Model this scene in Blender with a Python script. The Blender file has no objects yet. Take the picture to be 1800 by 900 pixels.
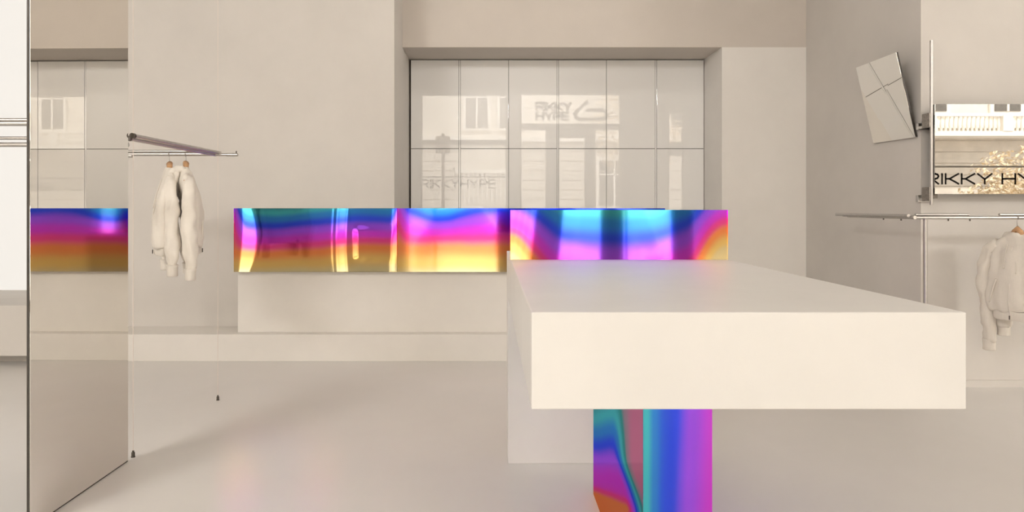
import bpy, bmesh, math, random
from mathutils import Vector, Matrix, noise
random.seed(7)
S = bpy.context.scene
C = S.collection
PI = math.pi

# ------------------------------------------------------------------ camera, sky, sun, lights, exposure
H = 1.353                                    # eye height; x right, y into the room
cam = bpy.data.cameras.new('camera'); camo = bpy.data.objects.new('camera', cam); C.objects.link(camo)
cam.lens = 24; cam.sensor_width = 36; cam.sensor_fit = 'HORIZONTAL'
cam.shift_x = 40/1800; cam.shift_y = -86/1800
cam.clip_start = 0.05; cam.clip_end = 300
camo.location = (0, 0, H); camo.rotation_euler = (PI/2, 0, 0)
S.camera = camo

w = bpy.data.worlds.new('sky'); S.world = w; w.use_nodes = True
bg = w.node_tree.nodes['Background']
bg.inputs['Color'].default_value = (1.0, 0.985, 0.96, 1); bg.inputs['Strength'].default_value = 5.0

sun = bpy.data.lights.new('sun', 'SUN'); suno = bpy.data.objects.new('sun', sun); C.objects.link(suno)
sun.energy = 15; sun.angle = 0.02; sun.color = (1.0, 0.98, 0.95)
suno.location = (0, 20, 30)
suno.rotation_euler = Vector((-0.35, -1.0, -1.9)).to_track_quat('-Z', 'Y').to_euler()

def area(name, loc, direction, sx, sy, power, col=(1, 0.93, 0.84)):
    l = bpy.data.lights.new(name, 'AREA'); o = bpy.data.objects.new(name, l); C.objects.link(o)
    l.shape = 'RECTANGLE'; l.size = sx; l.size_y = sy; l.energy = power; l.color = col
    o.location = loc; o.rotation_euler = Vector(direction).to_track_quat('-Z', 'Y').to_euler()
    return o
# ceiling light boxes of the shop (fixtures built further down around the same spots)
CEIL = [(-3.6, 0.2), (6.6, 2.2), (0.9, 4.3)]
CEILW = [14, 10, 10]
for i, (x, y) in enumerate(CEIL):
    area('ceiling_lamp', (x, y, 4.66), (0, 0, -1), 2.6, 0.6, CEILW[i], (1, 0.965, 0.92))
# added lamps for frontal fill by the shop front, outside the entrance bay
FILL = [(-4.2, -2.4), (10.0, -2.4)]
for i, (x, y) in enumerate(FILL):
    area('fill_lamp', (x, y, 4.42), (0.25 if x < 0 else -0.6, 1, -.42), 2.2, 0.5, 230 if x < 0 else 290, (1, 0.975, 0.94))

vs = S.view_settings
vs.view_transform = 'Standard'; vs.look = 'None'; vs.gamma = 1; vs.use_curve_mapping = False
vs.exposure = -0.06

# ------------------------------------------------------------------ materials
def mat(name, col, rough=0.6, metal=0.0, nscale=3.0, namt=0.0, bump=0.0, bscale=60.0, spec=0.5, coat=0.0, stretch=None):
    m = bpy.data.materials.new(name); m.use_nodes = True
    nt = m.node_tree; b = nt.nodes['Principled BSDF']
    b.inputs['Base Color'].default_value = (*col, 1)
    b.inputs['Roughness'].default_value = rough
    b.inputs['Metallic'].default_value = metal
    b.inputs['Specular IOR Level'].default_value = spec
    b.inputs['Coat Weight'].default_value = coat
    tc = nt.nodes.new('ShaderNodeTexCoord')
    src = tc.outputs['Object']
    if stretch:
        mp = nt.nodes.new('ShaderNodeMapping'); mp.inputs['Scale'].default_value = stretch
        nt.links.new(src, mp.inputs['Vector']); src = mp.outputs['Vector']
    if namt:
        n = nt.nodes.new('ShaderNodeTexNoise'); n.inputs['Scale'].default_value = nscale
        n.inputs['Detail'].default_value = 6; n.inputs['Roughness'].default_value = 0.62
        nt.links.new(src, n.inputs['Vector'])
        r = nt.nodes.new('ShaderNodeValToRGB')
        r.color_ramp.elements[0].position = 0.3; r.color_ramp.elements[1].position = 0.7
        lo = [c*(1-namt) for c in col]; hi = [min(1, c*(1+namt)) for c in col]
        r.color_ramp.elements[0].color = (*lo, 1); r.color_ramp.elements[1].color = (*hi, 1)
        nt.links.new(n.outputs['Fac'], r.inputs['Fac']); nt.links.new(r.outputs['Color'], b.inputs['Base Color'])
    if bump:
        n2 = nt.nodes.new('ShaderNodeTexNoise'); n2.inputs['Scale'].default_value = bscale
        n2.inputs['Detail'].default_value = 5
        nt.links.new(src, n2.inputs['Vector'])
        bp = nt.nodes.new('ShaderNodeBump'); bp.inputs['Strength'].default_value = bump; bp.inputs['Distance'].default_value = 0.004
        nt.links.new(n2.outputs['Fac'], bp.inputs['Height']); nt.links.new(bp.outputs['Normal'], b.inputs['Normal'])
    return m

M = {}
M['wall'] = mat('plaster_wall', (0.665, 0.63, 0.59), 0.85, nscale=1.6, namt=0.035, bump=0.12, bscale=90, spec=0.2)
M['niche'] = mat('pale_plaster', (0.84, 0.81, 0.77), 0.85, nscale=1.6, namt=0.03, bump=0.12, bscale=90, spec=0.2)
M['lintel'] = mat('peach_plaster', (0.66, 0.605, 0.55), 0.85, nscale=1.6, namt=0.03, bump=0.15, bscale=110, spec=0.2)
M['floor'] = mat('poured_floor', (0.73, 0.705, 0.675), 0.34, nscale=0.9, namt=0.03, bump=0.02, bscale=25, spec=0.42)
M['table'] = mat('microcement', (0.72, 0.70, 0.67), 0.42, nscale=2.4, namt=0.035, bump=0.05, bscale=70, spec=0.45)
M['counter'] = mat('microcement_counter', (0.78, 0.745, 0.70), 0.6, nscale=2.2, namt=0.03, bump=0.06, bscale=70, spec=0.3)
M['lacquer'] = mat('white_lacquer', (0.93, 0.92, 0.905), 0.0, nscale=1.0, namt=0.006, spec=0.85)
M['carcass'] = mat('cabinet_carcass', (0.10, 0.085, 0.07), 0.7, nscale=5, namt=0.05)
M['steel'] = mat('brushed_steel', (0.50, 0.48, 0.46), 0.30, 1.0, nscale=40, namt=0.06, stretch=(1, 1, 1))
M['darksteel'] = mat('dark_steel', (0.12, 0.105, 0.09), 0.45, 0.8, nscale=40, namt=0.1)
M['clampsteel'] = mat('clamp_steel', (0.26, 0.235, 0.21), 0.4, 0.7, nscale=60, namt=0.3)
M['cable'] = mat('pale_wire', (0.75, 0.66, 0.60), 0.4, 0.2, nscale=20, namt=0.03)
M['mirror'] = mat('mirror_glass', (0.86, 0.84, 0.80), 0.006, 1.0, nscale=2, namt=0.004)
M['tinted'] = mat('tinted_mirror_glass', (0.31, 0.30, 0.285), 0.006, 1.0, nscale=2, namt=0.004)
M['edge'] = mat('mirror_edge', (0.06, 0.052, 0.045), 0.4, 0.2, nscale=20, namt=0.1)
M['cotton'] = mat('cream_cotton', (0.82, 0.765, 0.69), 0.95, nscale=14, namt=0.03, bump=0.35, bscale=260, spec=0.1)
M['rib'] = mat('ribbed_cotton', (0.81, 0.755, 0.68), 0.95, nscale=14, namt=0.03, bump=0.5, bscale=60, spec=0.1, stretch=(6, 6, 0.6))
M['wood'] = mat('beech_wood', (0.56, 0.32, 0.16), 0.5, nscale=6, namt=0.15, stretch=(3, 3, 30))
M['frame'] = mat('shop_frame', (0.46, 0.42, 0.37), 0.5, nscale=8, namt=0.04)
M['white'] = mat('white_vinyl', (0.85, 0.82, 0.78), 0.6, nscale=8, namt=0.02)
M['black'] = mat('black_vinyl', (0.012, 0.010, 0.009), 0.6, nscale=8, namt=0.05)
M['grey'] = mat('grey_vinyl', (0.30, 0.27, 0.24), 0.6, nscale=8, namt=0.05)
M['facade'] = mat('facade_render', (0.78, 0.72, 0.64), 0.9, nscale=1.2, namt=0.10, bump=0.3, bscale=20)
M['facade2'] = mat('facade_stone', (0.66, 0.60, 0.53), 0.9, nscale=1.6, namt=0.16, bump=0.3, bscale=20)
M['stone'] = mat('pale_stone', (0.86, 0.82, 0.76), 0.85, nscale=3, namt=0.05)
M['dark'] = mat('dark_glass', (0.16, 0.145, 0.13), 0.2, nscale=3, namt=0.2)
M['asphalt'] = mat('asphalt', (0.42, 0.39, 0.36), 0.9, nscale=4, namt=0.15)
M['paving'] = mat('paving', (0.58, 0.54, 0.49), 0.9, nscale=4, namt=0.1)
M['leaf'] = mat('golden_leaf', (0.74, 0.62, 0.45), 0.8, nscale=2, namt=0.35)
M['bark'] = mat('bark', (0.16, 0.125, 0.095), 0.9, nscale=8, namt=0.3)
M['carpaint'] = mat('white_car_paint', (0.75, 0.73, 0.70), 0.2, nscale=3, namt=0.02, coat=0.5)
M['tyre'] = mat('tyre', (0.22, 0.21, 0.20), 0.8, nscale=9, namt=0.1)

m = bpy.data.materials.new('shop_glass'); m.use_nodes = True; nt = m.node_tree; nt.nodes.clear()
o_ = nt.nodes.new('ShaderNodeOutputMaterial'); mx = nt.nodes.new('ShaderNodeMixShader'); mx.inputs[0].default_value = 0.05
tr = nt.nodes.new('ShaderNodeBsdfTransparent'); tr.inputs[0].default_value = (0.96, 0.96, 0.95, 1)
gl = nt.nodes.new('ShaderNodeBsdfGlossy'); gl.inputs['Roughness'].default_value = 0.01
nt.links.new(tr.outputs[0], mx.inputs[1]); nt.links.new(gl.outputs[0], mx.inputs[2]); nt.links.new(mx.outputs[0], o_.inputs[0])
M['glass'] = m

m = bpy.data.materials.new('translucent_vinyl'); m.use_nodes = True; nt = m.node_tree; nt.nodes.clear()
o_ = nt.nodes.new('ShaderNodeOutputMaterial'); mx = nt.nodes.new('ShaderNodeMixShader'); mx.inputs[0].default_value = 0.35
tr = nt.nodes.new('ShaderNodeBsdfTranslucent'); tr.inputs[0].default_value = (0.95, 0.93, 0.90, 1)
df = nt.nodes.new('ShaderNodeBsdfDiffuse'); df.inputs[0].default_value = (0.9, 0.88, 0.85, 1)
nt.links.new(tr.outputs[0], mx.inputs[1]); nt.links.new(df.outputs[0], mx.inputs[2]); nt.links.new(mx.outputs[0], o_.inputs[0])
M['vinyl'] = m
def emit(name, col, s):
    m = bpy.data.materials.new(name); m.use_nodes = True; nt = m.node_tree
    b = nt.nodes['Principled BSDF']; b.inputs['Base Color'].default_value = (0.3, 0.3, 0.3, 1)
    b.inputs['Emission Color'].default_value = (*col, 1); b.inputs['Emission Strength'].default_value = s
    return m
M['daylight'] = emit('frosted_daylight', (1.0, 0.96, 0.90), 0.68)
M['lampface'] = emit('lamp_diffuser', (1.0, 0.9, 0.8), 3.0)

# dichroic film: the hue follows a film-thickness value stored on the mesh
def make_film(rough):
    m = bpy.data.materials.new('iridescent_film'); m.use_nodes = True; nt = m.node_tree; b = nt.nodes['Principled BSDF']
    at = nt.nodes.new('ShaderNodeAttribute'); at.attribute_name = 'phase'
    tcn = nt.nodes.new('ShaderNodeTexCoord'); nn = nt.nodes.new('ShaderNodeTexNoise'); nn.inputs['Scale'].default_value = 3.0; nn.inputs['Detail'].default_value = 2
    mpn = nt.nodes.new('ShaderNodeMapping'); mpn.inputs['Scale'].default_value = (1, 1, 0.5)
    nt.links.new(tcn.outputs['Object'], mpn.inputs['Vector']); nt.links.new(mpn.outputs['Vector'], nn.inputs['Vector'])
    ma = nt.nodes.new('ShaderNodeMath'); ma.operation = 'MULTIPLY_ADD'; ma.inputs[1].default_value = 0.06
    nt.links.new(nn.outputs['Fac'], ma.inputs[0]); nt.links.new(at.outputs['Fac'], ma.inputs[2])
    sc = nt.nodes.new('ShaderNodeMath'); sc.operation = 'MULTIPLY'; sc.inputs[1].default_value = 1/1.3
    nt.links.new(ma.outputs[0], sc.inputs[0])
    rp = nt.nodes.new('ShaderNodeValToRGB'); rp.color_ramp.interpolation = 'EASE'
    RAMP = [(0.0, (.60, .58, .38)), (.14, (.72, .47, .14)), (.29, (.80, .24, .07)), (.40, (.80, .05, .30)), (.50, (.66, .04, .76)),
            (.62, (.36, .08, 1.0)), (.74, (.02, .07, .95)), (.86, (.02, .24, .76)), (.97, (.05, .50, .62)), (1.08, (.03, .32, .34)),
            (1.18, (.34, .26, .36)), (1.30, (.60, .19, .36))]
    els = rp.color_ramp.elements
    while len(els) < len(RAMP): els.new(0.5)
    for e, (p, c) in zip(els, RAMP): e.position = p/1.3
    for e, (p, c) in zip(els, RAMP): e.color = (*c, 1)
    nt.links.new(sc.outputs[0], rp.inputs['Fac']); nt.links.new(rp.outputs['Color'], b.inputs['Base Color'])
    g1 = nt.nodes.new('ShaderNodeBsdfGlossy'); g1.inputs['Roughness'].default_value = rough
    g2 = nt.nodes.new('ShaderNodeBsdfGlossy'); g2.inputs['Roughness'].default_value = 0.03
    nt.links.new(rp.outputs['Color'], g1.inputs['Color'])
    mxf = nt.nodes.new('ShaderNodeMixShader'); mxf.inputs[0].default_value = 0.035
    nt.links.new(g1.outputs[0], mxf.inputs[1]); nt.links.new(g2.outputs[0], mxf.inputs[2])
    nt.links.new(mxf.outputs[0], nt.nodes['Material Output'].inputs['Surface'])
    return m
M['film'] = make_film(0.055); M['film_strip'] = make_film(0.085); M['film_leg'] = make_film(0.11)

# ------------------------------------------------------------------ helpers
def box(bm, x0, x1, y0, y1, z0, z1):
    r = bmesh.ops.create_cube(bm, size=1)
    bmesh.ops.scale(bm, vec=(x1-x0, y1-y0, z1-z0), verts=r['verts'])
    bmesh.ops.translate(bm, vec=((x0+x1)/2, (y0+y1)/2, (z0+z1)/2), verts=r['verts'])
def tube(bm, p0, p1, r, seg=16, r2=None):
    p0 = Vector(p0); p1 = Vector(p1); d = p1-p0
    res = bmesh.ops.create_cone(bm, cap_ends=True, segments=seg, radius1=r, radius2=r if r2 is None else r2, depth=d.length)
    bmesh.ops.transform(bm, matrix=Matrix.Translation((p0+p1)/2) @ d.to_track_quat('Z', 'Y').to_matrix().to_4x4(), verts=res['verts'])
def path_tube(bm, pts, radii, seg=12, squash=1.0, caps=True):
    pts = [Vector(p) for p in pts]
    if not hasattr(radii, '__len__'): radii = [radii]*len(pts)
    rings = []; prev = None
    for i, p in enumerate(pts):
        t = (pts[min(i+1, len(pts)-1)] - pts[max(i-1, 0)]).normalized()
        if prev is None:
            a = t.orthogonal().normalized() if abs(t.z) < 0.9 else Vector((1, 0, 0))
            a = (a - t*a.dot(t)).normalized()
        else: a = (prev - t*prev.dot(t)).normalized()
        prev = a; b_ = t.cross(a)
        rings.append([bm.verts.new(p + a*math.cos(2*PI*k/seg)*radii[i] + b_*math.sin(2*PI*k/seg)*radii[i]*squash) for k in range(seg)])
    skin(bm, rings, caps)
    return rings
def skin(bm, rings, caps=True):
    n = len(rings[0])
    for r0, r1 in zip(rings, rings[1:]):
        for k in range(n): bm.faces.new((r0[k], r0[(k+1) % n], r1[(k+1) % n], r1[k]))
    if caps:
        bm.faces.new(list(reversed(rings[0]))); bm.faces.new(rings[-1])
def obj(name, bm, material, parent=None, smooth=False, bevel=0.0, local=False, fixn=True):
    if fixn: bmesh.ops.recalc_face_normals(bm, faces=bm.faces)
    if parent is not None and not local:
        bmesh.ops.translate(bm, vec=-parent.location, verts=bm.verts)
    me = bpy.data.meshes.new(name); bm.to_mesh(me); bm.free()
    o = bpy.data.objects.new(name, me); C.objects.link(o)
    me.materials.append(M[material] if isinstance(material, str) else material)
    if smooth:
        for p in me.polygons: p.use_smooth = True
        if smooth != 'all':
            try: me.set_sharp_from_angle(angle=math.radians(40))
            except Exception: pass
    if bevel:
        md = o.modifiers.new('bevel', 'BEVEL'); md.width = bevel; md.segments = 2; md.limit_method = 'ANGLE'
    if parent is not None: o.parent = parent
    return o
def B(name, material, parent, *boxes, bevel=0.0):
    bm = bmesh.new()
    for q in boxes: box(bm, *q)
    return obj(name, bm, material, parent, bevel=bevel)
def T(name, material, parent, *tubes):
    bm = bmesh.new()
    for q in tubes: tube(bm, *q)
    return obj(name, bm, material, parent, smooth=True)
def tag(o, label, cat, group=None, kind=None):
    o['label'] = label; o['category'] = cat
    if group: o['group'] = group
    if kind: o['kind'] = kind
    return o
def thing(name, loc, label, cat, group=None, kind=None, rz=0.0):
    o = bpy.data.objects.new(name, None); C.objects.link(o); o.location = loc; o.rotation_euler = (0, 0, rz)
    o.empty_display_size = 0.1
    return tag(o, label, cat, group, kind)
def P(px, py, Y):                                   # photograph pixel at depth Y -> point
    return Vector(((px-860)*Y/1200, Y, H+(364-py)*Y/1200))

# ------------------------------------------------------------------ the room
ZC = 4.8; YF = -3.0; XC = 3.25; YN = 7.0; YL = 6.4; YR = 5.14; YB = 7.57
XL = -9.0; XR = 12.2
tag(B('floor', 'floor', None, (XL, XR, YF-0.3, 8.4, -0.2, 0.0)), 'smooth beige poured floor with a satin sheen', 'floor', kind='structure')
tag(B('ceiling', 'wall', None, (XL-0.3, XR+0.3, YF-0.3, 8.4, ZC, ZC+0.3)), 'plain beige plaster ceiling above the shop', 'ceiling', kind='structure')
tag(B('wall_left', 'wall', None, (XL-0.3, XL, YF-0.3, 8.4, -0.2, ZC)), 'plain beige side wall at the left end of the shop', 'wall', kind='structure')
tag(B('wall_end', 'wall', None, (XR, XR+0.3, YF-0.3, 8.4, -0.2, ZC)), 'plain beige side wall at the right end of the shop', 'wall', kind='structure')
tag(B('wall_back_left', 'wall', None, (-3.62, -0.89, YL, 8.2, 0, ZC)), 'beige plaster wall behind the hanging hoodies, left of the niche', 'wall', kind='structure')
wb = B('wall_back', 'niche', None, (2.386, XC+0.05, YN, 8.2, 0, 2.992), (-0.95, 2.44, 7.9, 8.2, 0, ZC))
tag(wb, 'pale plaster wall framing the recessed panelled niche', 'wall', kind='structure')
B('lintel', 'lintel', wb, (-0.95, XC+0.05, YN, 8.2, 2.992, ZC))['label'] = 'peach plaster lintel above the niche'
tag(B('wall_right', 'wall', None, (XC, XR+0.1, YR, 8.2, 0, ZC)), 'projecting beige wall with a shaded left side, behind the right rack', 'wall', kind='structure')
tag(B('baseboard_right', 'wall', None, (XC-0.004, XR, YR-0.014, YR+0.01, 0, 0.052)), 'low beige baseboard along the right wall', 'baseboard', kind='structure')
tag(B('trim_1', 'counter', None, (-3.62, XC-0.002, 5.99, YN+0.02, 0, 0.235), bevel=0.003), 'low beige plinth step running along the back wall', 'plinth', kind='structure')
tag(B('wall_back_far', 'wall', None, (XL, -3.6, 7.2, 8.2, 0, ZC)), 'wall around the bright frosted window on the left', 'wall', kind='structure')

# bright frosted window on the far left
w1 = thing('window_1', (-6.0, 6.9, 0.3), 'tall glowing frosted window beyond the mirror panel', 'window', kind='structure')
B('pane', 'daylight', w1, (-8.8, -3.64, 6.9, 6.93, 0.10, 4.7))

# shop front behind the viewpoint: wall with openings
def front_wall():
    ops = [(-8.2, -5.3, 0.06, 4.40), (-1.85, 0.50, 0.06, 4.40), (0.80, 3.54, 0.0, 4.42), (4.75, 5.22, 0.25, 3.9), (7.3, 11.6, 0.06, 4.40)]
    bx = []; x = XL
    for (a, b_, z0, z1) in ops:
        bx.append((x, a, YF-0.3, YF, -0.2, ZC))
        bx.append((a, b_, YF-0.3, YF, z1, ZC))
        if z0 > 0: bx.append((a, b_, YF-0.3, YF, -0.2, z0))
        x = b_
    bx.append((x, XR, YF-0.3, YF, -0.2, ZC))
    tag(B('wall_front', 'wall', None, *bx), 'street-side shop wall pierced by tall windows and the door', 'wall', kind='structure')
front_wall()
def shop_window(n, a, b_, z0, z1, label, vbars=(), hbars=()):
    t = thing('window_%d' % n, ((a+b_)/2, YF-0.15, z0), label, 'window', kind='structure')
    f = 0.06
    bm = bmesh.new()
    for q in ((a, a+f, z0, z1), (b_-f, b_, z0, z1), (a, b_, z0, z0+f), (a, b_, z1-f, z1)):
        box(bm, q[0], q[1], YF-0.2, YF-0.1, q[2], q[3])
    obj('window_frame', bm, 'frame', t)
    for x, wd in vbars: B('mullion', 'frame', t, (x-wd/2, x+wd/2, YF-0.21, YF-0.09, z0, z1))
    for z, wd in hbars: B('transom', 'frame', t, (a, b_, YF-0.2, YF-0.1, z-wd/2, z+wd/2))
    B('pane', 'glass', t, (a+f, b_-f, YF-0.155, YF-0.149, z0+f, z1-f))
    return t
shop_window(2, -8.2, -5.3, 0.06, 4.40, 'tall street window at the left end of the shop front', vbars=[(-6.75, .08)])
shop_window(3, -1.85, 0.50, 0.06, 4.40, 'tall lettered street window beside the entrance, mirrored in the niche panels', hbars=[(3.08, .13), (2.16, .03)])
shop_window(4, 4.75, 5.22, 0.25, 3.9, 'narrow street window right of the entrance', hbars=[(2.9, .35)])
shop_window(5, 7.3, 11.6, 0.06, 4.40, 'wide lettered street window seen in the right wall mirror', hbars=[(2.13, .03)])
# entrance
d1 = thing('door_1', (2.2, YF-0.15, 0), 'glazed shop entrance with side lights and a fanlight', 'door', kind='structure')
bm = bmesh.new()
for (a, b_, z0, z1) in ((0.50+.3, 0.86, 0, 4.42), (3.48, 3.54, 0, 4.42), (.8, 3.54, 4.36, 4.42), (.8, 3.54, 3.42, 3.58), (1.51, 1.81, 0, 3.5), (2.61, 2.83, 0, 3.5), (1.8, 2.62, 3.28, 3.44)):
    box(bm, a, b_, YF-0.22, YF-0.08, z0, z1)
obj('door_frame', bm, 'frame', d1)
for (a, b_, z0, z1) in ((.86, 3.48, 3.58, 4.36), (.86, 1.51, 0.02, 3.42), (1.86, 2.56, 0.1, 3.22), (2.83, 3.48, 0.02, 3.42)):
    B('pane', 'glass', d1, (a, b_, YF-0.155, YF-0.149, z0, z1))
bm = bmesh.new()
for (a, b_, z0, z1) in ((1.81, 1.87, 0.02, 3.28), (2.55, 2.61, 0.02, 3.28), (1.87, 2.55, 0.02, .12), (1.87, 2.55, 3.2, 3.28)): box(bm, a, b_, YF-0.18, YF-0.12, z0, z1)
obj('door_leaf', bm, 'frame', d1)
T('door_handle', 'steel', d1, ((1.90, YF-0.05, 0.9), (1.90, YF-0.05, 1.3), .015), ((1.90, YF-0.13, 1.0), (1.90, YF-0.05, 1.0), .01), ((1.90, YF-0.13, 1.2), (1.90, YF-0.05, 1.2), .01))

# lettering on the glass (reads from the street, so it reads right in the mirrors)
GLY = {'R': (1.0, [[(0, 0), (0, 1), (.72, 1), (.92, .93), (1, .76), (.92, .56), (.72, .48), (.12, .48)], [(.5, .48), (1, 0)]]),
       'I': (.08, [[(.04, 0), (.04, 1)]]),
       'K': (1.0, [[(0, 0), (0, 1)], [(1, 1), (.3, .5), (1, 0)], [(0, .5), (.3, .5)]]),
       'Y': (1.1, [[(0, 1), (.55, .45), (1.1, 1)], [(.55, .45), (.55, 0)]]),
       'H': (1.0, [[(0, 0), (0, 1)], [(1, 0), (1, 1)], [(0, .5), (1, .5)]]),
       'P': (1.0, [[(0, 0), (0, 1), (.75, 1), (.94, .92), (1, .74), (.94, .54), (.75, .46), (0, .46)]]),
       'E': (.9, [[(.9, 1), (0, 1), (0, 0), (.9, 0)], [(0, .5), (.9, .5)]])}
def strokes(bm, pl, sw, y, th, f):
    for a, b_ in zip(pl, pl[1:]):
        a = Vector(f(*a)); b_ = Vector(f(*b_)); d = (b_-a)
        if d.length < 1e-6: continue
        t = d.normalized(); n = Vector((-t.y, t.x))*sw/2; a2 = a-t*sw*.35; b2 = b_+t*sw*.35
        q = [(a2+n), (a2-n), (b2-n), (b2+n)]
        v0 = [bm.verts.new((p.x, y, p.y)) for p in q]; v1 = [bm.verts.new((p.x, y+th, p.y)) for p in q]
        bm.faces.new(v0); bm.faces.new(list(reversed(v1)))
        for k in range(4): bm.faces.new((v0[k], v1[k], v1[(k+1) % 4], v0[(k+1) % 4]))
def lettering(parent, text, x0, z0, h, gap, wx, sw, y, material, per_letter=True, space=.55):
    x = x0
    for ch in text:
        if ch == ' ': x += space*h*wx; continue
        wd, pls = GLY[ch]; bm = bmesh.new()
        for pl in pls: strokes(bm, pl, sw*h, y, .003, lambda u, v: (x+u*h*wx, z0+v*h))
        obj('letter', bm, material, parent)
        x += (wd*wx+gap)*h
    return x
YG = YF-0.145
t = thing('window_lettering', (9.6, YG, 1.84), 'black shop name lettering on the glass, seen in the right wall mirror', 'lettering')
lettering(t, 'RIKKY HYPE', 8.40, 1.80, .195, .30, 1.28, .17, YG, 'black', space=.57)
t = thing('window_lettering', (-0.8, YG, 1.84), 'shop name lettering on the glass, faintly mirrored low in the niche panels', 'lettering')
lettering(t, 'RIKKYHYPE', -2.02+.2, 1.87, .21, .26, .9, .19, YG, 'black')
t = thing('window_logo', (2.2, YG, 3.66), 'outlined shop name and looped logo above the entrance, mirrored in the niche panels', 'logo')
for yy, k, mm in ((YG-.004, 1, 'vinyl'), (YG, 0, 'black')):
    sw = .40 if k else .17
    lettering(t, 'RIKKY', 1.27, 3.95, .19, .22, .95, sw, yy, mm); lettering(t, 'HYPE', 1.27, 3.69, .19, .22, .95, sw, yy, mm)
    bm = bmesh.new()
    loop = [(2.62, 4.17), (2.36, 3.93), (2.30, 3.84), (2.33, 3.75), (2.42, 3.71), (3.02, 3.71), (3.11, 3.75), (3.15, 3.83), (3.11, 3.91), (3.02, 3.95), (2.62, 3.95)]
    strokes(bm, loop, .11 if k else .04, yy, .003, lambda u, v: (u, v))
    obj('emblem', bm, mm, t)

# ------------------------------------------------------------------ niche cabinet with glossy panels
cab = thing('storage_cabinet', (0.76, 7.74, 0), 'built-in cabinet of glossy white panels filling the niche', 'cabinet')
B('carcass', 'carcass', cab, (-0.885, 2.38, YB+0.02, 7.895, 0, 2.988))
edges = [(x-860)*YB/1200 for x in (722, 808, 894, 980.5, 1066, 1153, 1237.5)]
for i in range(6):
    gl_ = 0.011 if i in (1, 3, 5) else 0.0025
    gr_ = 0.011 if i in (0, 2, 4) else 0.0025
    for (z0, z1) in ((0.24, 1.998), (2.004, 2.982)):
        B('door_panel', 'lacquer', cab, (edges[i]+gl_, edges[i+1]-gr_, YB, YB+0.018, z0, z1), bevel=0.0015)
for i in (1, 3, 5):
    B('gap_strip', 'lacquer', cab, (edges[i]-0.0075, edges[i]+0.0075, YB+.004, YB+0.016, .24, 2.982))

# ------------------------------------------------------------------ iridescent film parts
def gface(bm, lay, o, u, v, nu, nv, phase, bulge=None, n=None):
    o = Vector(o); u = Vector(u); v = Vector(v); g = []
    for j in range(nv+1):
        row = []
        for i in range(nu+1):
            a, c = i/nu, j/nv
            p = o+u*a+v*c
            if bulge: p = p+n*bulge(a, c)
            vt = bm.verts.new(p); vt[lay] = phase(a, c); row.append(vt)
        g.append(row)
    for j in range(nv):
        for i in range(nu):
            f = bm.faces.new((g[j][i], g[j][i+1], g[j+1][i+1], g[j+1][i])); f.smooth = True
def film_obj(name, faces, parent, label=None, material='film'):
    bm = bmesh.new(); lay = bm.verts.layers.float.new('phase')
    for f in faces: gface(bm, lay, *f)
    o = obj(name, bm, material, parent, fixn=False)
    if label: o['label'] = label
    return o
def film_slab(name, x0, x1, y, z0, z1, th, phase, parent, bulge=None, nu=160, nv=40, label=None, material='film'):
    W = x1-x0; HH = z1-z0
    e = lambda k: (lambda a, c: k(a, c))
    fs = [((x0, y, z0), (W, 0, 0), (0, 0, HH), nu, nv, phase, bulge, Vector((0, 1, 0)))]
    pk = 0.03 if bulge else 0.0
    y2 = y+th
    fs += [((x0, y2, z0), (0, -th+0.0, 0), (0, 0, HH), 1, nv, lambda a, c: phase(0, c)),
           ((x1, y, z0), (0, th, 0), (0, 0, HH), 1, nv, lambda a, c: phase(1, c)),
           ((x0, y, z1), (W, 0, 0), (0, th, 0), nu, 1, lambda a, c: phase(a, 1)),
           ((x0, y2, z0), (W, 0, 0), (0, -th, 0), nu, 1, lambda a, c: phase(a, 0)),
           ((x1, y2, z0), (-W, 0, 0), (0, 0, HH), nu, 4, lambda a, c: phase(1-a, c))]
    return film_obj(name, fs, parent, label, material)
def sm(a, b_, x):
    t_ = max(0, min(1, (x-a)/(b_-a))); return t_*t_*(3-2*t_)
def ga(x, m_, s): return math.exp(-((x-m_)/s)**2)

# low counter along the back wall
ct = thing('wall_counter', (-0.3, 6.2, 0.235), 'low beige counter with an iridescent upper band along the back wall', 'counter')
CX1 = 1.55
B('body', 'counter', ct, (-2.247, CX1, 6.10, 6.39, 0.235, 0.785), bevel=0.002)
B('counter_top', 'counter', ct, (-2.24, CX1, 6.075, 6.39, 0.785, 1.325))
Z0, Z1 = 0.781, 1.342; YP = 6.02
xs = lambda px: (px-860)*YP/1200
XA, XM, XB_ = xs(411), xs(698), CX1
def theta(px, c):                                  # how far the sheet is buckled sideways, radians
    zz = c
    bend = 9*(zz-.5)**2
    th = .108*math.exp(-((px-598-bend*1.2)/13)**4)
    th += .10*math.exp(-((px-623.5+2*(zz-.45))/6.5)**4)*(sm(.12, .25, zz)*(1-sm(.62, .78, zz)))
    th -= .0215*sm(630, 640, px)*(1-sm(684, 696, px))*(sm(.12, .25, zz)*(1-sm(.62, .78, zz)))
    th += .075*ga(px, 694, 11)*(1-.7*sm(.3, .95, zz)) + .04*ga(px, 698, 6)
    th += .016*math.sin((px-640)/8)*ga(px, 660, 24)
    lens = 15*(1-(2*zz-1.05)**2)
    th += .10*ga(px, 409, 9+5*zz) - .03*ga(px, 430+lens*.5, 11)
    th += .05*sm(434+lens, 450+lens, px)*(1-sm(470, 520, px))
    return th
NU = 330
def tip(c, k, hh): return k*hh*(c-.5*c*c)          # the sheets lean back a little towards their top
tabs = {}
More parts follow.
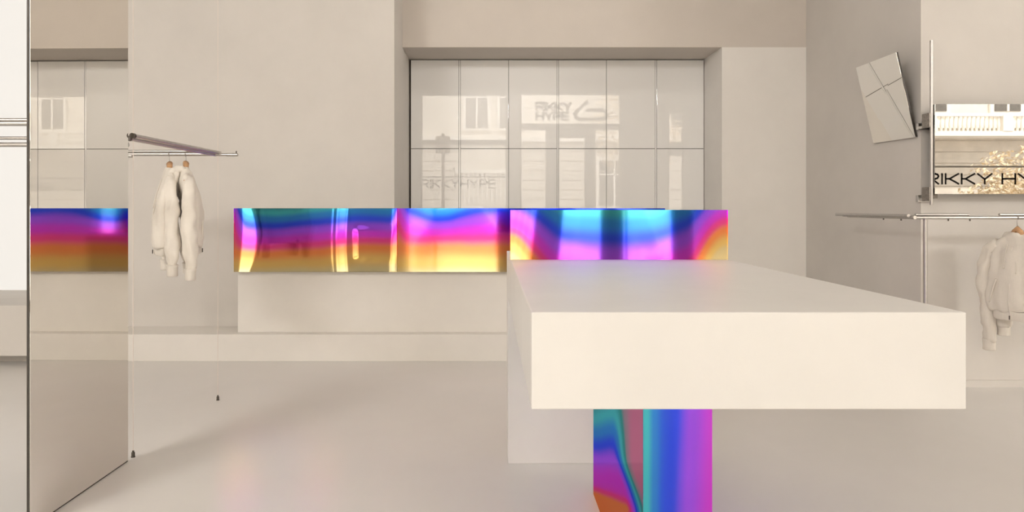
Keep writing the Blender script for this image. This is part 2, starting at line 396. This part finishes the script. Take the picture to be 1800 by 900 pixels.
def bulgeL(a, c):
    if c not in tabs:
        acc = [0.0]; dx = (XM-XA)/NU
        for i in range(NU):
            acc.append(acc[-1]+theta(411+(i+.5)/NU*287, c)*dx)
        mid = acc[-1]
        tabs[c] = [v - mid*(k/NU)*0.0 for k, v in enumerate(acc)]
        off = min(tabs[c]); tabs[c] = [v-off for v in tabs[c]]
    return tabs[c][min(NU, int(round(a*NU)))] + tip(c, .04, .56)
def phL(a, c):
    px = 411+a*287
    p = .02+.90*c**1.15
    p += .10*ga(px, 480, 70)*c - .10*sm(560, 640, px)*ga(c, .3, .3)*.5
    p -= .42*ga(px, 408, 14)*sm(.2, 1, c) + .30*ga(px, 702, 10)*sm(.3, 1, c)
    p -= .05*ga(px, 640, 50)*c
    return max(0, p)
film_slab('film_panel', XA, XM-.0015, YP, Z0, Z1, 0.055, phL, ct, bulgeL, NU, 60, 'iridescent metallic panel, blue over violet and gold, with bright ripples', 'film_strip')
def phR(a, c):
    px = 698+a*(860+CX1*1200/YP-698)
    p = .03+.60*c + .10*c*c
    p += .16*ga(px, 775, 40)*sm(.45, 1, c)
    p -= .22*ga(px, 696, 14)*sm(.2, 1, c)
    return max(0, p)
bulgeR = lambda a, c: .004*math.sin(a*5)*math.sin(c*3)
film_slab('film_panel', XM+.0015, XB_, YP, Z0, Z1, 0.055, phR, ct, lambda a, c: tip(c, .04, .56), 160, 40, 'iridescent metallic panel, violet over pink and yellow', 'film_strip')

# ------------------------------------------------------------------ big table
ZT = H-0.2467; ZU = ZT-0.228; X0, X1 = 0.0987, 1.1187
tb = thing('display_table', (0.6, 2.7, 0), 'large thick beige cantilever table with iridescent leg and back screen', 'table')
B('table_top', 'table', tb, (X0, X1, 1.6, 3.85, ZU, ZT), bevel=0.003)
B('end_panel', 'table', tb, (X0, X1, 3.6, 3.85, 0, ZU), bevel=0.003)
def phS(a, c):
    p = .50+.40*c**1.05
    p += .05*ga(a, .5, .25)
    p -= .40*(1-sm(0, .26, a))*(1-.35*c) + .12*(1-sm(0, .10, a))*(1-c)
    p -= .50*sm(.80, 1.0, a)*(1-.45*c) + .10*sm(.62, .9, a)
    return max(0.05, p)
film_slab('back_screen', X0, X1, 3.2, ZT, H-5*3.2/1200, 0.03, phS, tb, lambda a, c: .006*(1-math.sin(min(a, .5)*PI)*(0.6+.4*c))+tip(c, .055, .24), 120, 40, 'iridescent cyan and violet upright panel across the table')
lx0, lx1, ly0, ly1 = 0.491, 0.712, 2.18, 3.22
def pw(x, pts):
    for (x0_, y0_), (x1_, y1_) in zip(pts, pts[1:]):
        if x <= x1_: return y0_+(y1_-y0_)*max(0, (x-x0_))/(x1_-x0_)
    return pts[-1][1]
def phF(a, c):
    return pw(a+.16*(.6-c)*sm(.15, .5, a), [(0, .97), (.07, .93), (.16, .83), (.27, .755), (.46, .70), (.66, .60), (.85, .53), (1.1, .45)])
def phV(a, c):                                     # left side: a from back to front, c from floor up
    w_ = (c-.42*a)/.42
    pb = pw(w_, [(0, .25), (.12, .44), (.35, .52), (.55, .66), (.8, .84), (1.1, 1.02)])
    k = sm(.48+.25*(1-sm(0, .6, w_)), .86+.25*(1-sm(0, .5, w_)), a)
    return pb+(1.26-pb)*k
film_obj('leg', [((lx0, ly0, 0), (lx1-lx0, 0, 0), (0, 0, ZU), 60, 60, phF, lambda a, c: .004*math.sin(a*PI)+.003*ga(a, .05, .12), Vector((0, -1, 0))),
                 ((lx0, ly1, 0), (0, ly0-ly1, 0), (0, 0, ZU), 60, 60, phV),
                 ((lx1, ly0, 0), (0, ly1-ly0, 0), (0, 0, ZU), 40, 40, lambda a, c: .5+.3*c),
                 ((lx1, ly1, 0), (lx0-lx1, 0, 0), (0, 0, ZU), 20, 20, lambda a, c: .4+.4*c)], tb, 'tall iridescent slab leg, blue and magenta', 'film_leg')

# ------------------------------------------------------------------ mirrors
# tall mirror fin
fx0, fy0, fx1, fy1 = -1.9273, 2.862, -1.919, 3.632
fin = thing('standing_mirror', (-1.93, 3.25, 0), 'tall frameless mirror panel standing left of the hoodie rack', 'mirror')
bm = bmesh.new()
dv = Vector((fx1-fx0, fy1-fy0, 0)).normalized(); nv_ = Vector((-dv.y, dv.x, 0))     # towards -x
def vbox(bm, a, b_, z0, z1, n):
    q = [a, b_, b_+n, a+n]
    v0 = [bm.verts.new((p.x, p.y, z0)) for p in q]; v1 = [bm.verts.new((p.x, p.y, z1)) for p in q]
    bm.faces.new(v0); bm.faces.new(v1)
    for k in range(4): bm.faces.new((v0[k], v0[(k+1) % 4], v1[(k+1) % 4], v1[k]))
A_, B_ = Vector((fx0, fy0, 0)), Vector((fx1, fy1, 0))
vbox(bm, A_+dv*.004, B_-dv*.004, .008, 3.2, nv_*.004); obj('mirror_glass', bm, 'mirror', fin)
bm = bmesh.new(); vbox(bm, A_+nv_*.0042, B_+nv_*.0042, 0, 3.205, nv_*.008); obj('backing', bm, 'edge', fin)
# small tilted mirror on the shaded wall
tm = thing('tilted_mirror', (3.2, 5.45, 1.88), 'small square mirror tilting forward off the shaded wall', 'mirror')
cs = [(3.23, 5.742, 1.889), (3.23, 5.175, 1.883), (3.06, 5.136, 2.517), (3.06, 5.698, 2.516)]
n_ = (Vector(cs[1])-Vector(cs[0])).cross(Vector(cs[3])-Vector(cs[0])).normalized()
sgn = 1 if n_.x > 0 else -1
def shifted(k): return [Vector(p)+n_*sgn*k for p in cs]
def quadslab(name, pts, th, material, parent):
    bm = bmesh.new(); f = [bm.verts.new(p) for p in pts]; k = [bm.verts.new(p+n_*sgn*th) for p in pts]
    bm.faces.new(f); bm.faces.new(list(reversed(k)))
    for i in range(4): bm.faces.new((f[i], k[i], k[(i+1) % 4], f[(i+1) % 4]))
    return obj(name, bm, material, parent)
quadslab('mirror_glass', shifted(0), .0015, 'mirror', tm)
quadslab('backing', shifted(.0016), .014, 'edge', tm)
T('wall_bracket', 'darksteel', tm, ((3.155, 5.42, 2.30), (3.25, 5.42, 2.30), .02))
T('wall_bracket', 'darksteel', tm, ((3.222, 5.42, 2.0), (3.25, 5.42, 2.0), .02))
# wall mirror on a steel rod, right
rm = thing('wall_mirror', (3.8, 5.02, 1.35), 'rectangular mirror reflecting the street, clamped to a vertical steel rod', 'mirror')
B('mirror_glass', 'tinted', rm, (3.2625, 4.45+.0, 5.000, 5.006, 1.449, 2.107))
B('backing', 'darksteel', rm, (3.264, 4.449, 5.0065, 5.022, 1.450, 2.106))
T('rod', 'steel', rm, ((3.229, 4.985, 1.37), (3.229, 4.985, 2.57), .0105))
for zc in (1.987, 1.447):
    bm = bmesh.new(); box(bm, 3.206, 3.219, 4.975, 5.06, zc-.052, zc+.052)
    for k in (-.035, 0, .035): box(bm, 3.203, 3.2065, 4.985, 5.03, zc+k-.008, zc+k+.008)
    obj('clamp', bm, 'clampsteel', rm, bevel=.002)
    B('bracket_arm', 'darksteel', rm, (3.238, 3.30, 5.023, 5.04, zc-.03, zc+.045), bevel=.002)
    B('wall_plate', 'steel', rm, (3.21, 3.325, YR-.03, YR, zc-.055, zc-.005), bevel=.002)
    T('bolt', 'darksteel', rm, ((3.312, YR-.034, zc-.03), (3.312, YR-.029, zc-.03), .004))
    B('spacer', 'steel', rm, (3.222, 3.236, 5.0, YR-.02, zc-.05, zc-.03))

# ------------------------------------------------------------------ hanging racks
ZR = 1.7236
lr = thing('hanging_rack', (-1.914, 4.24, 0), 'steel tube rack hung on thin cables, holding two hoodies, left', 'rack')
c1 = Vector((-1.927, 3.694, 0)); c2 = Vector((-1.901, 4.782, 0))
for c in (c1, c2):
    T('cable', 'cable', lr, ((c.x, c.y, .03), (c.x, c.y, ZC), .0018, 8))
    T('floor_fitting', 'darksteel', lr, ((c.x, c.y, 0), (c.x, c.y, .004), .011), ((c.x, c.y, .004), (c.x, c.y, .026), .009), ((c.x, c.y, .026), (c.x, c.y, .036), .005))
T('front_rail', 'steel', lr, ((-3.05, 4.782, ZR), (-1.895, 4.782, ZR), .0125))
T('front_rail', 'steel', lr, ((-3.05, 4.80, ZR+.022), (-1.925, 4.80, ZR+.022), .0095))
T('depth_rail', 'steel', lr, ((-1.912, 3.66, ZR+.012), (-1.905, 4.83, ZR+.012), .0125))
T('depth_rail', 'steel', lr, ((-1.935, 3.66, ZR-.002), (-1.926, 4.80, ZR-.002), .0125))
T('stub_rail', 'steel', lr, ((-1.90, 4.782, ZR-.004), (-1.83, 4.782, ZR-.004), .009), ((-1.842, 4.782, ZR-.004), (-1.762, 4.782, ZR-.004), .0115))
T('rail_pin', 'darksteel', lr, ((-1.772, 4.782, ZR+.002), (-1.772, 4.782, ZR+.022), .004))
T('end_cap', 'darksteel', lr, ((-1.912, 3.652, ZR+.012), (-1.912, 3.675, ZR+.012), .0145), ((-1.935, 3.652, ZR-.002), (-1.935, 3.675, ZR-.002), .0145))
T('coupling', 'steel', lr, ((-2.56, 4.782, ZR-.012), (-2.50, 4.782, ZR-.012), .012))
for (yy, dz, r) in ((3.0, -.003, .0115), (3.02, .014, .009), (3.71, .004, .009), (3.694, -.033, .0125)):
    T('side_rail', 'steel', lr, ((-4.9, yy, ZR+dz), (-1.953, yy, ZR+dz), r))
ZQ = 1.280; YQ = 4.72; XP = 770*YQ/1200
rr = thing('clothes_rack', (XP, YQ, 0), 'steel tube clothes rack with a round post wrapping the right wall corner', 'rack')
T('post', 'steel', rr, ((XP, YQ+.022, 0), (XP, YQ+.022, ZQ), .0135))
T('post_foot', 'steel', rr, ((XP, YQ+.022, 0), (XP, YQ+.022, .008), .035))
xq = lambda px, Y: (px-860)*Y/1200
T('front_rail', 'steel', rr, ((xq(1610, YQ), YQ, ZQ), (5.4, YQ, ZQ), .0115))
T('upper_rail', 'steel', rr, ((xq(1612, YQ), YQ+.02, ZQ+.020), (xq(1706, YQ), YQ+.02, ZQ+.020), .0095), )
T('upper_rail', 'steel', rr, ((xq(1760, YQ), YQ+.02, ZQ+.020), (5.4, YQ+.02, ZQ+.020), .0095))
xd = xq(1610, YQ)-.012
YE = 5.72
T('depth_rail', 'steel', rr, ((xd, YQ-.01, ZQ+.001), (xd-.005, YE-.14, ZQ+.001), .0125), ((xd-.026, YQ+.02, ZQ+.012), (xd-.03, YE, ZQ+.012), .0115))
for (pa, pb, yy, dz) in ((1508, 1531, YE-.14, -.002), (1481, 1502, YE, .004)):
    T('stub_rail', 'steel', rr, ((xq(pa, yy), yy, ZQ+dz), (xq(pb, yy), yy, ZQ+dz), .010))
T('stub_link', 'darksteel', rr, ((xq(1475, YE), YE+.01, ZQ+.012), (xd-.03, YE+.01, ZQ+.012), .008))
for (px, yy) in ((1553, 5.24), (1584, 4.92), (1705, YQ), (1667, YQ)):
    T('rail_stud', 'darksteel', rr, ((xq(px, yy), yy, ZQ-.024), (xq(px, yy), yy, ZQ), .005))

# ------------------------------------------------------------------ hangers and hoodies
def make_hanger(loc, rz, rail_r, hook_h, label, group):
    t = thing('clothes_hanger', loc, label, 'hanger', group, rz=rz)      # origin = top of the wooden part
    bm = bmesh.new()
    pts = []
    for i in range(-10, 11):
        s = i/10; pts.append((s*.20, 0.015*s*s, -.012-.055*sm(0, .28, abs(s))-.075*abs(s)**1.3))
    path_tube(bm, pts, [.007+.015*(1-abs(i)/10)**2 for i in range(-10, 11)], 12, .8)
    obj('wooden_arm', bm, 'wood', t, smooth='all', local=True)
    bm = bmesh.new(); R = rail_r+.004; top = hook_h
    hp = [(0, 0, -.005), (0, 0, top-R*1.2)]
    # hook loops over the rail: the rail runs along world x
    ca, sa = math.cos(-rz), math.sin(-rz)
    for k in range(9):
        a = -PI/2+k*PI*1.35/8
        yy = -R*math.cos(a) ; zz = top+R*math.sin(a)
        hp.append((-sa*yy, ca*yy, zz))
    path_tube(bm, hp, .0022, 8)
    obj('hook', bm, 'steel', t, smooth='all', local=True)
    return t
def fold(bm, amp, sc_, seed, zdir=.35):
    for v in bm.verts:
        p = v.co
        q = Vector((p.x*sc_+seed*7.3, p.y*sc_+seed*3.1, p.z*sc_*zdir+seed))
        d = noise.noise(q)*amp + noise.noise(q*2.3)*amp*.4
        n = v.normal if v.normal.length > 0 else Vector((0, 0, 0))
        v.co = p+n*d
def loft(bm, spec, seg=48, caps=True, fn=None):
    rings = []
    for (z, a, b_, cy) in spec:
        r = []
        for k in range(seg):
            t_ = 2*PI*k/seg; c, s = math.cos(t_), math.sin(t_)
            e = 0.8
            x = a*math.copysign(abs(c)**e, c); y = cy+b_*math.copysign(abs(s)**e, s)
            zz = z
            if fn: x, y, zz = fn(x, y, zz, c, s)
            r.append(bm.verts.new((x, y, zz)))
        rings.append(r)
    skin(bm, rings, caps); return rings
def interp(keys, n):
    out = []
    for i in range(n+1):
        u = i/n*(len(keys)-1); k = min(int(u), len(keys)-2); f = u-k
        f = f  # linear between keys, smoothed by subdivision
        out.append(tuple(keys[k][j]*(1-f)+keys[k+1][j]*f for j in range(len(keys[0]))))
    return out
def make_hoodie(loc, rz, seed, label, group, sleeve_fwd=(0.0, 0.0), sleeve_len=(.0, .0), sr=1.0, width=1.0, spread=(1.0, 1.0), thick=1.0, fwd=0.0):
    t = thing('hoodie', loc, label, 'hoodie', group, rz=rz)
    W = width
    bm = bmesh.new()
    keys = [(-.005, .060, .050, .015), (-.030, .105, .060, .012), (-.060, .150, .066, .008), (-.095, .190, .074, .004), (-.14, .205, .082, 0), (-.22, .212, .092, -.004), (-.32, .218, .104, -.008), (-.42, .220, .112, -.010), (-.50, .215, .114, -.010), (-.555, .198, .100, -.006)]
    keys = [(z, a, b_*thick, cy*thick-fwd*sm(.05, .32, -z)) for (z, a, b_, cy) in keys]
    loft(bm, [(z, a*W, b_, cy) for (z, a, b_, cy) in interp(keys, 36)])
    bm.normal_update(); fold(bm, .022, 8, seed, .3); bm.normal_update(); fold(bm, .014, 20, seed+20, .4)
    body = obj('body', bm, 'cotton', t, smooth='all', local=True)
    bm = bmesh.new()
    loft(bm, [(z, a*W, b_*thick, cy-fwd) for (z, a, b_, cy) in interp([(-.548, .186, .092, -.006), (-.57, .184, .090, -.006), (-.605, .180, .088, -.006), (-.612, .172, .082, -.006)], 8)])
    bm.normal_update(); fold(bm, .008, 14, seed+2)
    obj('hem_band', bm, 'rib', t, smooth='all', local=True)
    for i, s in enumerate((-1, 1)):
        f = sleeve_fwd[i]; L = sleeve_len[i]; sp = spread[i]
        kp = [(s*.150*W, 0, -.085, .048), (s*.195*W*sp, f*.15, -.13, .062), (s*.222*W*sp, f*.4, -.24, .072), (s*.232*W*sp, f*.7, -.36, .078), (s*.228*W*sp, f*.9, -.48, .075), (s*.222*W*sp, f, -.60-L*.6, .064), (s*.218*W*sp, f, -.68-L, .050)]
        ip = interp(kp, 30); bm = bmesh.new()
        path_tube(bm, [q[:3] for q in ip], [q[3]*sr for q in ip], 24, .82)
        bm.normal_update(); fold(bm, .020, 10, seed+5+i, .55); bm.normal_update(); fold(bm, .013, 24, seed+15+i, .6)
        sl = obj('sleeve', bm, 'cotton', t, smooth='all', local=True)
        e = Vector(kp[-1][:3]); bm = bmesh.new()
        path_tube(bm, [e+Vector((0, 0, .012)), e+Vector((0, 0, -.005)), e+Vector((0, 0, -.035)), e+Vector((0, 0, -.062)), e+Vector((0, 0, -.066))], [.046, .042, .040, .041, .036], 24, .85)
        obj('cuff', bm, 'rib', sl, smooth='all', local=True)
    # hood: draped collar and the bag falling behind
    bm = bmesh.new()
    pts = []; rad = []
    for i in range(25):
        u = -1+2*i/24; a = u*2.55
        x = .092*math.sin(a)*(1-.25*abs(u)**4); y = .020+.072*math.cos(a); z = -.012-.09*sm(.45, 1.0, abs(u))-.02*(1-abs(u))
        pts.append((x, y, z)); rad.append(.018+.013*(1-abs(u)**1.5))
    path_tube(bm, pts, rad, 16, 1.0)
    bm2rings = []
    for (z, a, b_, cy) in interp([(-.0, .060, .020, .070), (-.04, .100, .042, .086), (-.09, .115, .054, .102), (-.14, .112, .056, .112), (-.19, .090, .046, .116), (-.225, .050, .026, .112), (-.235, .015, .01, .108)], 18):
        bm2rings.append([bm.verts.new((a*math.cos(2*PI*k/32), cy+b_*math.sin(2*PI*k/32), z-.02*math.cos(2*PI*k/32)**2)) for k in range(32)])
    skin(bm, bm2rings)
    bmesh.ops.scale(bm, vec=(1, .70, 1), verts=bm.verts)
    bm.normal_update(); fold(bm, .010, 12, seed+9, .8)
    obj('hood', bm, 'cotton', t, smooth='all', local=True)
    # zip, drawstrings, pocket welts on the front (-y)
    def front(x, z):
        for k0, k1 in zip(keys, keys[1:]):
            if k0[0] >= z >= k1[0]:
                f = (k0[0]-z)/(k0[0]-k1[0]); a = k0[1]*(1-f)+k1[1]*f; b_ = k0[2]*(1-f)+k1[2]*f; cy = k0[3]*(1-f)+k1[3]*f
                break
        else: a, b_, cy = .186, .092*thick, -.006-fwd
        q = max(0, 1-(abs(x)/(a*W))**2.4)**.42
        return cy-b_*q
    bm = bmesh.new(); zp = [(0, front(0, z)-.004, z) for z in [-.10-.505*i/24 for i in range(25)]]
    path_tube(bm, zp, .0055, 8, 1.0); obj('zipper', bm, 'rib', t, smooth='all', local=True)
    T_ = bmesh.new(); tube(T_, (0, front(0, -.59)-.012, -.602), (0, front(0, -.59)-.012, -.575), .004, 8); obj('zip_pull', T_, 'darksteel', t, local=True)
    for s, ln in ((-1, .17), (1, .20)):
        bm = bmesh.new(); dp = [(s*(.030+.012*i/12), front(s*.04, -.10-ln*i/12)-.010, -.085-ln*i/12) for i in range(13)]
        path_tube(bm, dp, [.0032]*11+[.0045, .0045], 8); obj('drawstring', bm, 'rib', t, smooth='all', local=True)
        bm = bmesh.new(); pp = [(s*(.095+.055*i/10), front(s*(.095+.055*i/10), -.33-.17*i/10)-.004, -.33-.17*i/10) for i in range(11)]
        path_tube(bm, pp, .006, 8); obj('pocket_edge', bm, 'cotton', t, smooth='all', local=True)
    return t
def hang(px, py_wood, Y, rz, rail_z, rail_r, seed, hl, tl, gh, gt, **k):
    p = P(px, py_wood, Y)
    make_hanger((p.x, Y, p.z), rz, rail_r, rail_z-p.z, hl, gh)
    make_hoodie((p.x, Y, p.z-.035), rz, seed, tl, gt, **k)
YH = 4.782
hang(298, 285, YH, -1.10, ZR, .0125, 1, 'wooden hanger of the left hoodie on the cable rack', 'cream hoodie seen side-on, left of the pair on the cable rack', 'wooden hangers', 'cream hoodies', thick=.52, fwd=.04, sr=.72, sleeve_fwd=(-.02, .01), sleeve_len=(-.01, .0))
hang(327, 284, YH, 2.02, ZR, .0125, 2, 'wooden hanger of the right hoodie on the cable rack', 'cream hoodie seen side-on, right of the pair on the cable rack', 'wooden hangers', 'cream hoodies', thick=.52, fwd=.04, sr=.72, sleeve_fwd=(-.02, -.02), sleeve_len=(.03, .02))
hang(1788, 399, YQ, -1.25, ZQ, .0115, 3, 'wooden hanger holding the front-facing hoodie on the right rack', 'white zip hoodie with drawstrings facing forward on the right rack', 'wooden hangers', 'cream hoodies', width=.84, thick=.62, sr=.85, sleeve_fwd=(.02, .03), sleeve_len=(.11, .0), spread=(1.12, 1.0))
hang(1814, 399, YQ, -1.2, ZQ, .0115, 4, 'wooden hanger cut off by the right picture edge', 'white hoodie mostly beyond the right picture edge', 'wooden hangers', 'cream hoodies', width=.84, sr=.85, thick=.62)

# ------------------------------------------------------------------ bench on the far left
bn = thing('window_bench', (-6, 6.2, 0), 'long beige bench in front of the frosted window on the left', 'bench')
B('seat_box', 'wall', bn, (-8.9, -3.64, 5.80, 6.88, 0.087, 0.517), bevel=.004)
B('toe_kick', 'wall', bn, (-8.9, -3.64, 5.99, 6.88, 0, 0.087))

# ceiling fixtures
for i, (x, y) in enumerate(CEIL):
    where = ['over the left side of the shop', 'over the right clothes rack', 'in front of the niche'][i]
    f = thing('ceiling_light', (x, y, ZC), 'flat rectangular ceiling light '+where, 'ceiling light', 'ceiling lights')
    B('housing', 'white', f, (x-1.34, x+1.34, y-.34, y+.34, 4.70, ZC))
    B('diffuser', 'lampface', f, (x-1.3, x+1.3, y-.3, y+.3, 4.69, 4.70))

for i, (x, y) in enumerate(FILL):  # unseen housings that go with the added frontal fill lamps
    f = thing('added_fill_light', (x, y-.05, ZC), 'added fill lamp near the shop front, '+('left' if x < 0 else 'right')+' of the entrance', 'spotlight', 'added fill lights')
    B('housing', 'white', f, (x-1.15, x+1.15, y-.22, y-.06, 4.3, 4.6))
    T('arm', 'white', f, ((x-.8, y-.14, 4.6), (x-.8, y-.14, ZC), .02)); T('arm', 'white', f, ((x+.8, y-.14, 4.6), (x+.8, y-.14, ZC), .02))

# ------------------------------------------------------------------ street outside (seen only mirrored)
tag(B('pavement', 'paving', None, (-40, 45, -6.0, YF-.3, -.25, -.02)), 'pale pavement in front of the shop', 'pavement', kind='structure')
tag(B('street', 'asphalt', None, (-40, 45, -15, -6.0, -.3, -.12)), 'grey asphalt street outside the shop', 'street', kind='structure')
YX = -15.0
bd = thing('opposite_building', (2, YX, -.1), 'pale rendered building with balconies across the street', 'building')
B('wall', 'facade', bd, (-40, 45, YX-1, YX, -.2, 11))
for i in range(9):
    z = .45+.42*i
    B('stone_course', 'facade2', bd, (-40, 45, YX, YX+.05, z, z+.37))
B('cornice', 'stone', bd, (-40, 45, YX, YX+.25, 4.28-.05, 4.45))
def ext_window(x, z, wd, ht, arch=False):
    B('window_surround', 'stone', bd, (x-wd/2-.14, x+wd/2+.14, YX, YX+.10, z-.12, z+ht+.14))
    p = B('window', 'dark', bd, (x-wd/2, x+wd/2, YX+.1, YX+.12, z, z+ht))
    B('window_bar', 'stone', bd, (x-.04, x+.04, YX+.12, YX+.15, z, z+ht), (x-wd/2, x+wd/2, YX+.12, YX+.15, z+ht*.68, z+ht*.68+.06))
for x in (-22, -19, -16, -13, -10, -7, -4.6, -0.55, .95, 6.4, 8.5, 11, 13.6, 16.2, 18.9, 21.6, 24.5): ext_window(x, 4.85, .95, 1.9)
for x in (-20, -14, -8.5, 5.5, 9.5, 23): ext_window(x, 1.4, 1.3, 2.0)
# arched gateway
bm = bmesh.new(); pts = [(-1.5, 0), (-1.5, 3.3)]+[(-.2-1.3*math.cos(a), 3.3+.75*math.sin(a)) for a in [PI*k/12 for k in range(1, 12)]]+[(1.1, 3.3), (1.1, 0)]
v0 = [bm.verts.new((x, YX+.06, z)) for x, z in pts]; v1 = [bm.verts.new((x, YX+.13, z)) for x, z in pts]
bm.faces.new(v0); bm.faces.new(v1)
for k in range(len(pts)): bm.faces.new((v0[k], v0[(k+1) % len(pts)], v1[(k+1) % len(pts)], v1[k]))
obj('gateway', bm, 'facade2', bd)
for k in range(12): T('gate_bar', 'stone', bd, ((-1.3+k*.2, YX+.2, 0), (-1.3+k*.2, YX+.2, 2.9), .035))
B('gate_rail', 'stone', bd, (-1.5, 1.1, YX+.17, YX+.23, 2.85, 3.0))
# balcony seen in the right mirror
bal = []
for (xa, xb) in ((13.0, 23.0),):
    B('balcony_slab', 'stone', bd, (xa, xb, YX, YX+1.0, 3.86, 4.03))
    B('balcony_rail', 'stone', bd, (xa, xb, YX+.86, YX+1.0, 4.55, 4.66))
    x = xa+.1; i = 0
    first = None
    while x < xb:
        if i % 16 == 15:
            B('balcony_pier', 'stone', bd, (x-.05, x+.3, YX+.84, YX+1.02, 4.03, 4.6)); x += .36
        else:
            if first is None:
                bm = bmesh.new(); tube(bm, (0, 0, 0), (0, 0, .2), .03, 8, .055); tube(bm, (0, 0, .2), (0, 0, .52), .055, 8, .025)
                first = obj('baluster', bm, 'stone', bd, local=True); o = first
            else:
                o = first.copy(); C.objects.link(o)
            o.location = Vector((x, YX+.93, 4.03))-bd.location
            x += .155
        i += 1
def make_tree(x, y, h, rx, rz_, zc, n, label):
    t = thing('street_tree', (x, y, -.1), label, 'tree', 'street trees')
    bm = bmesh.new(); path_tube(bm, [(x, y, -.1), (x+.05, y, h*.4), (x-.05, y, h*.75), (x, y, h)], [.16, .13, .09, .03], 10); obj('trunk', bm, 'bark', t, smooth='all')
    bm = bmesh.new()
    for k in range(n):
        while True:
            v = Vector((random.uniform(-1, 1), random.uniform(-1, 1), random.uniform(-1, 1)))
            if v.length < 1 and noise.noise(v*2.2+Vector((x, 0, 0))) > -.12: break
        p = Vector((x+v.x*rx, y+v.y*rx*.8, zc+v.z*rz_)); s = random.uniform(.05, .10)
        q = Matrix.Rotation(random.uniform(0, 6.3), 3, Vector((random.gauss(0, 1), random.gauss(0, 1), random.gauss(0, 1))).normalized())
        vs_ = [bm.verts.new(p+q @ Vector(c)*s) for c in ((-1, 0, 0), (0, -.5, .15), (1, 0, 0), (0, .5, .15))]
        bm.faces.new(vs_)
    f = obj('foliage', bm, 'leaf', t, fixn=False); f['kind'] = 'stuff'
make_tree(15.6, -9.0, 3.2, 2.3, 1.45, 1.75, 5200, 'golden autumn tree outside, mirrored in the right wall mirror')
make_tree(5.3, -9.5, 5.2, 1.7, 1.9, 4.2, 2600, 'golden street tree outside the entrance, faintly mirrored in the niche')
# lamp post
lp = thing('street_lamp', (-1.4, -5.6, -.02), 'dark street post outside the window, faintly mirrored in the niche', 'street lamp')
T('post', 'bark', lp, ((-1.4, -5.6, 0), (-1.4, -5.6, 3.6), .05)); B('sign_box', 'bark', lp, (-1.62, -1.2, -5.72, -5.48, 3.0, 3.5))
def make_car(x, y, label, mm):
    t = thing('parked_car', (x, y, -.12), label, 'car', 'parked cars')
    prof = [(-2.1, .35), (-2.12, .75), (-1.75, .95), (-1.15, 1.02), (-.45, 1.48), (.75, 1.50), (1.55, 1.05), (2.05, .98), (2.12, .6), (2.1, .35)]
    bm = bmesh.new(); rows = []
    for yy, k in ((-.85, .0), (-.80, 1), (.80, 1), (.85, 0)):
        rows.append([bm.verts.new((px, yy*(1-.12*max(0, (pz-1.0)/.5)), pz*(1-.02*(1-k)))) for px, pz in prof])
    skin(bm, rows); obj('body', bm, mm, t, local=True, bevel=.03)
    bm = bmesh.new(); g = [(-1.05, 1.06), (-.42, 1.42), (.70, 1.44), (1.35, 1.08)]
    for yy in (-.845, .845):
        bm.faces.new([bm.verts.new((px, yy*(1-.12*max(0, (pz-1.0)/.5))*1.006, pz)) for px, pz in g])
    obj('side_window', bm, 'dark', t, local=True)
    for wx in (-1.35, 1.3):
        for wy in (-.8, .8):
            bm = bmesh.new(); tube(bm, (wx, wy-.1, .33), (wx, wy+.1, .33), .33, 20); obj('wheel', bm, 'tyre', t, local=True)
make_car(-0.95, -7.6, 'white car parked outside the window, faintly mirrored in the niche', 'carpaint')
make_car(4.3, -7.7, 'pale grey car parked right of the entrance', 'facade2')
make_car(-5.4, -7.6, 'white car parked far left outside the shop', 'stone')
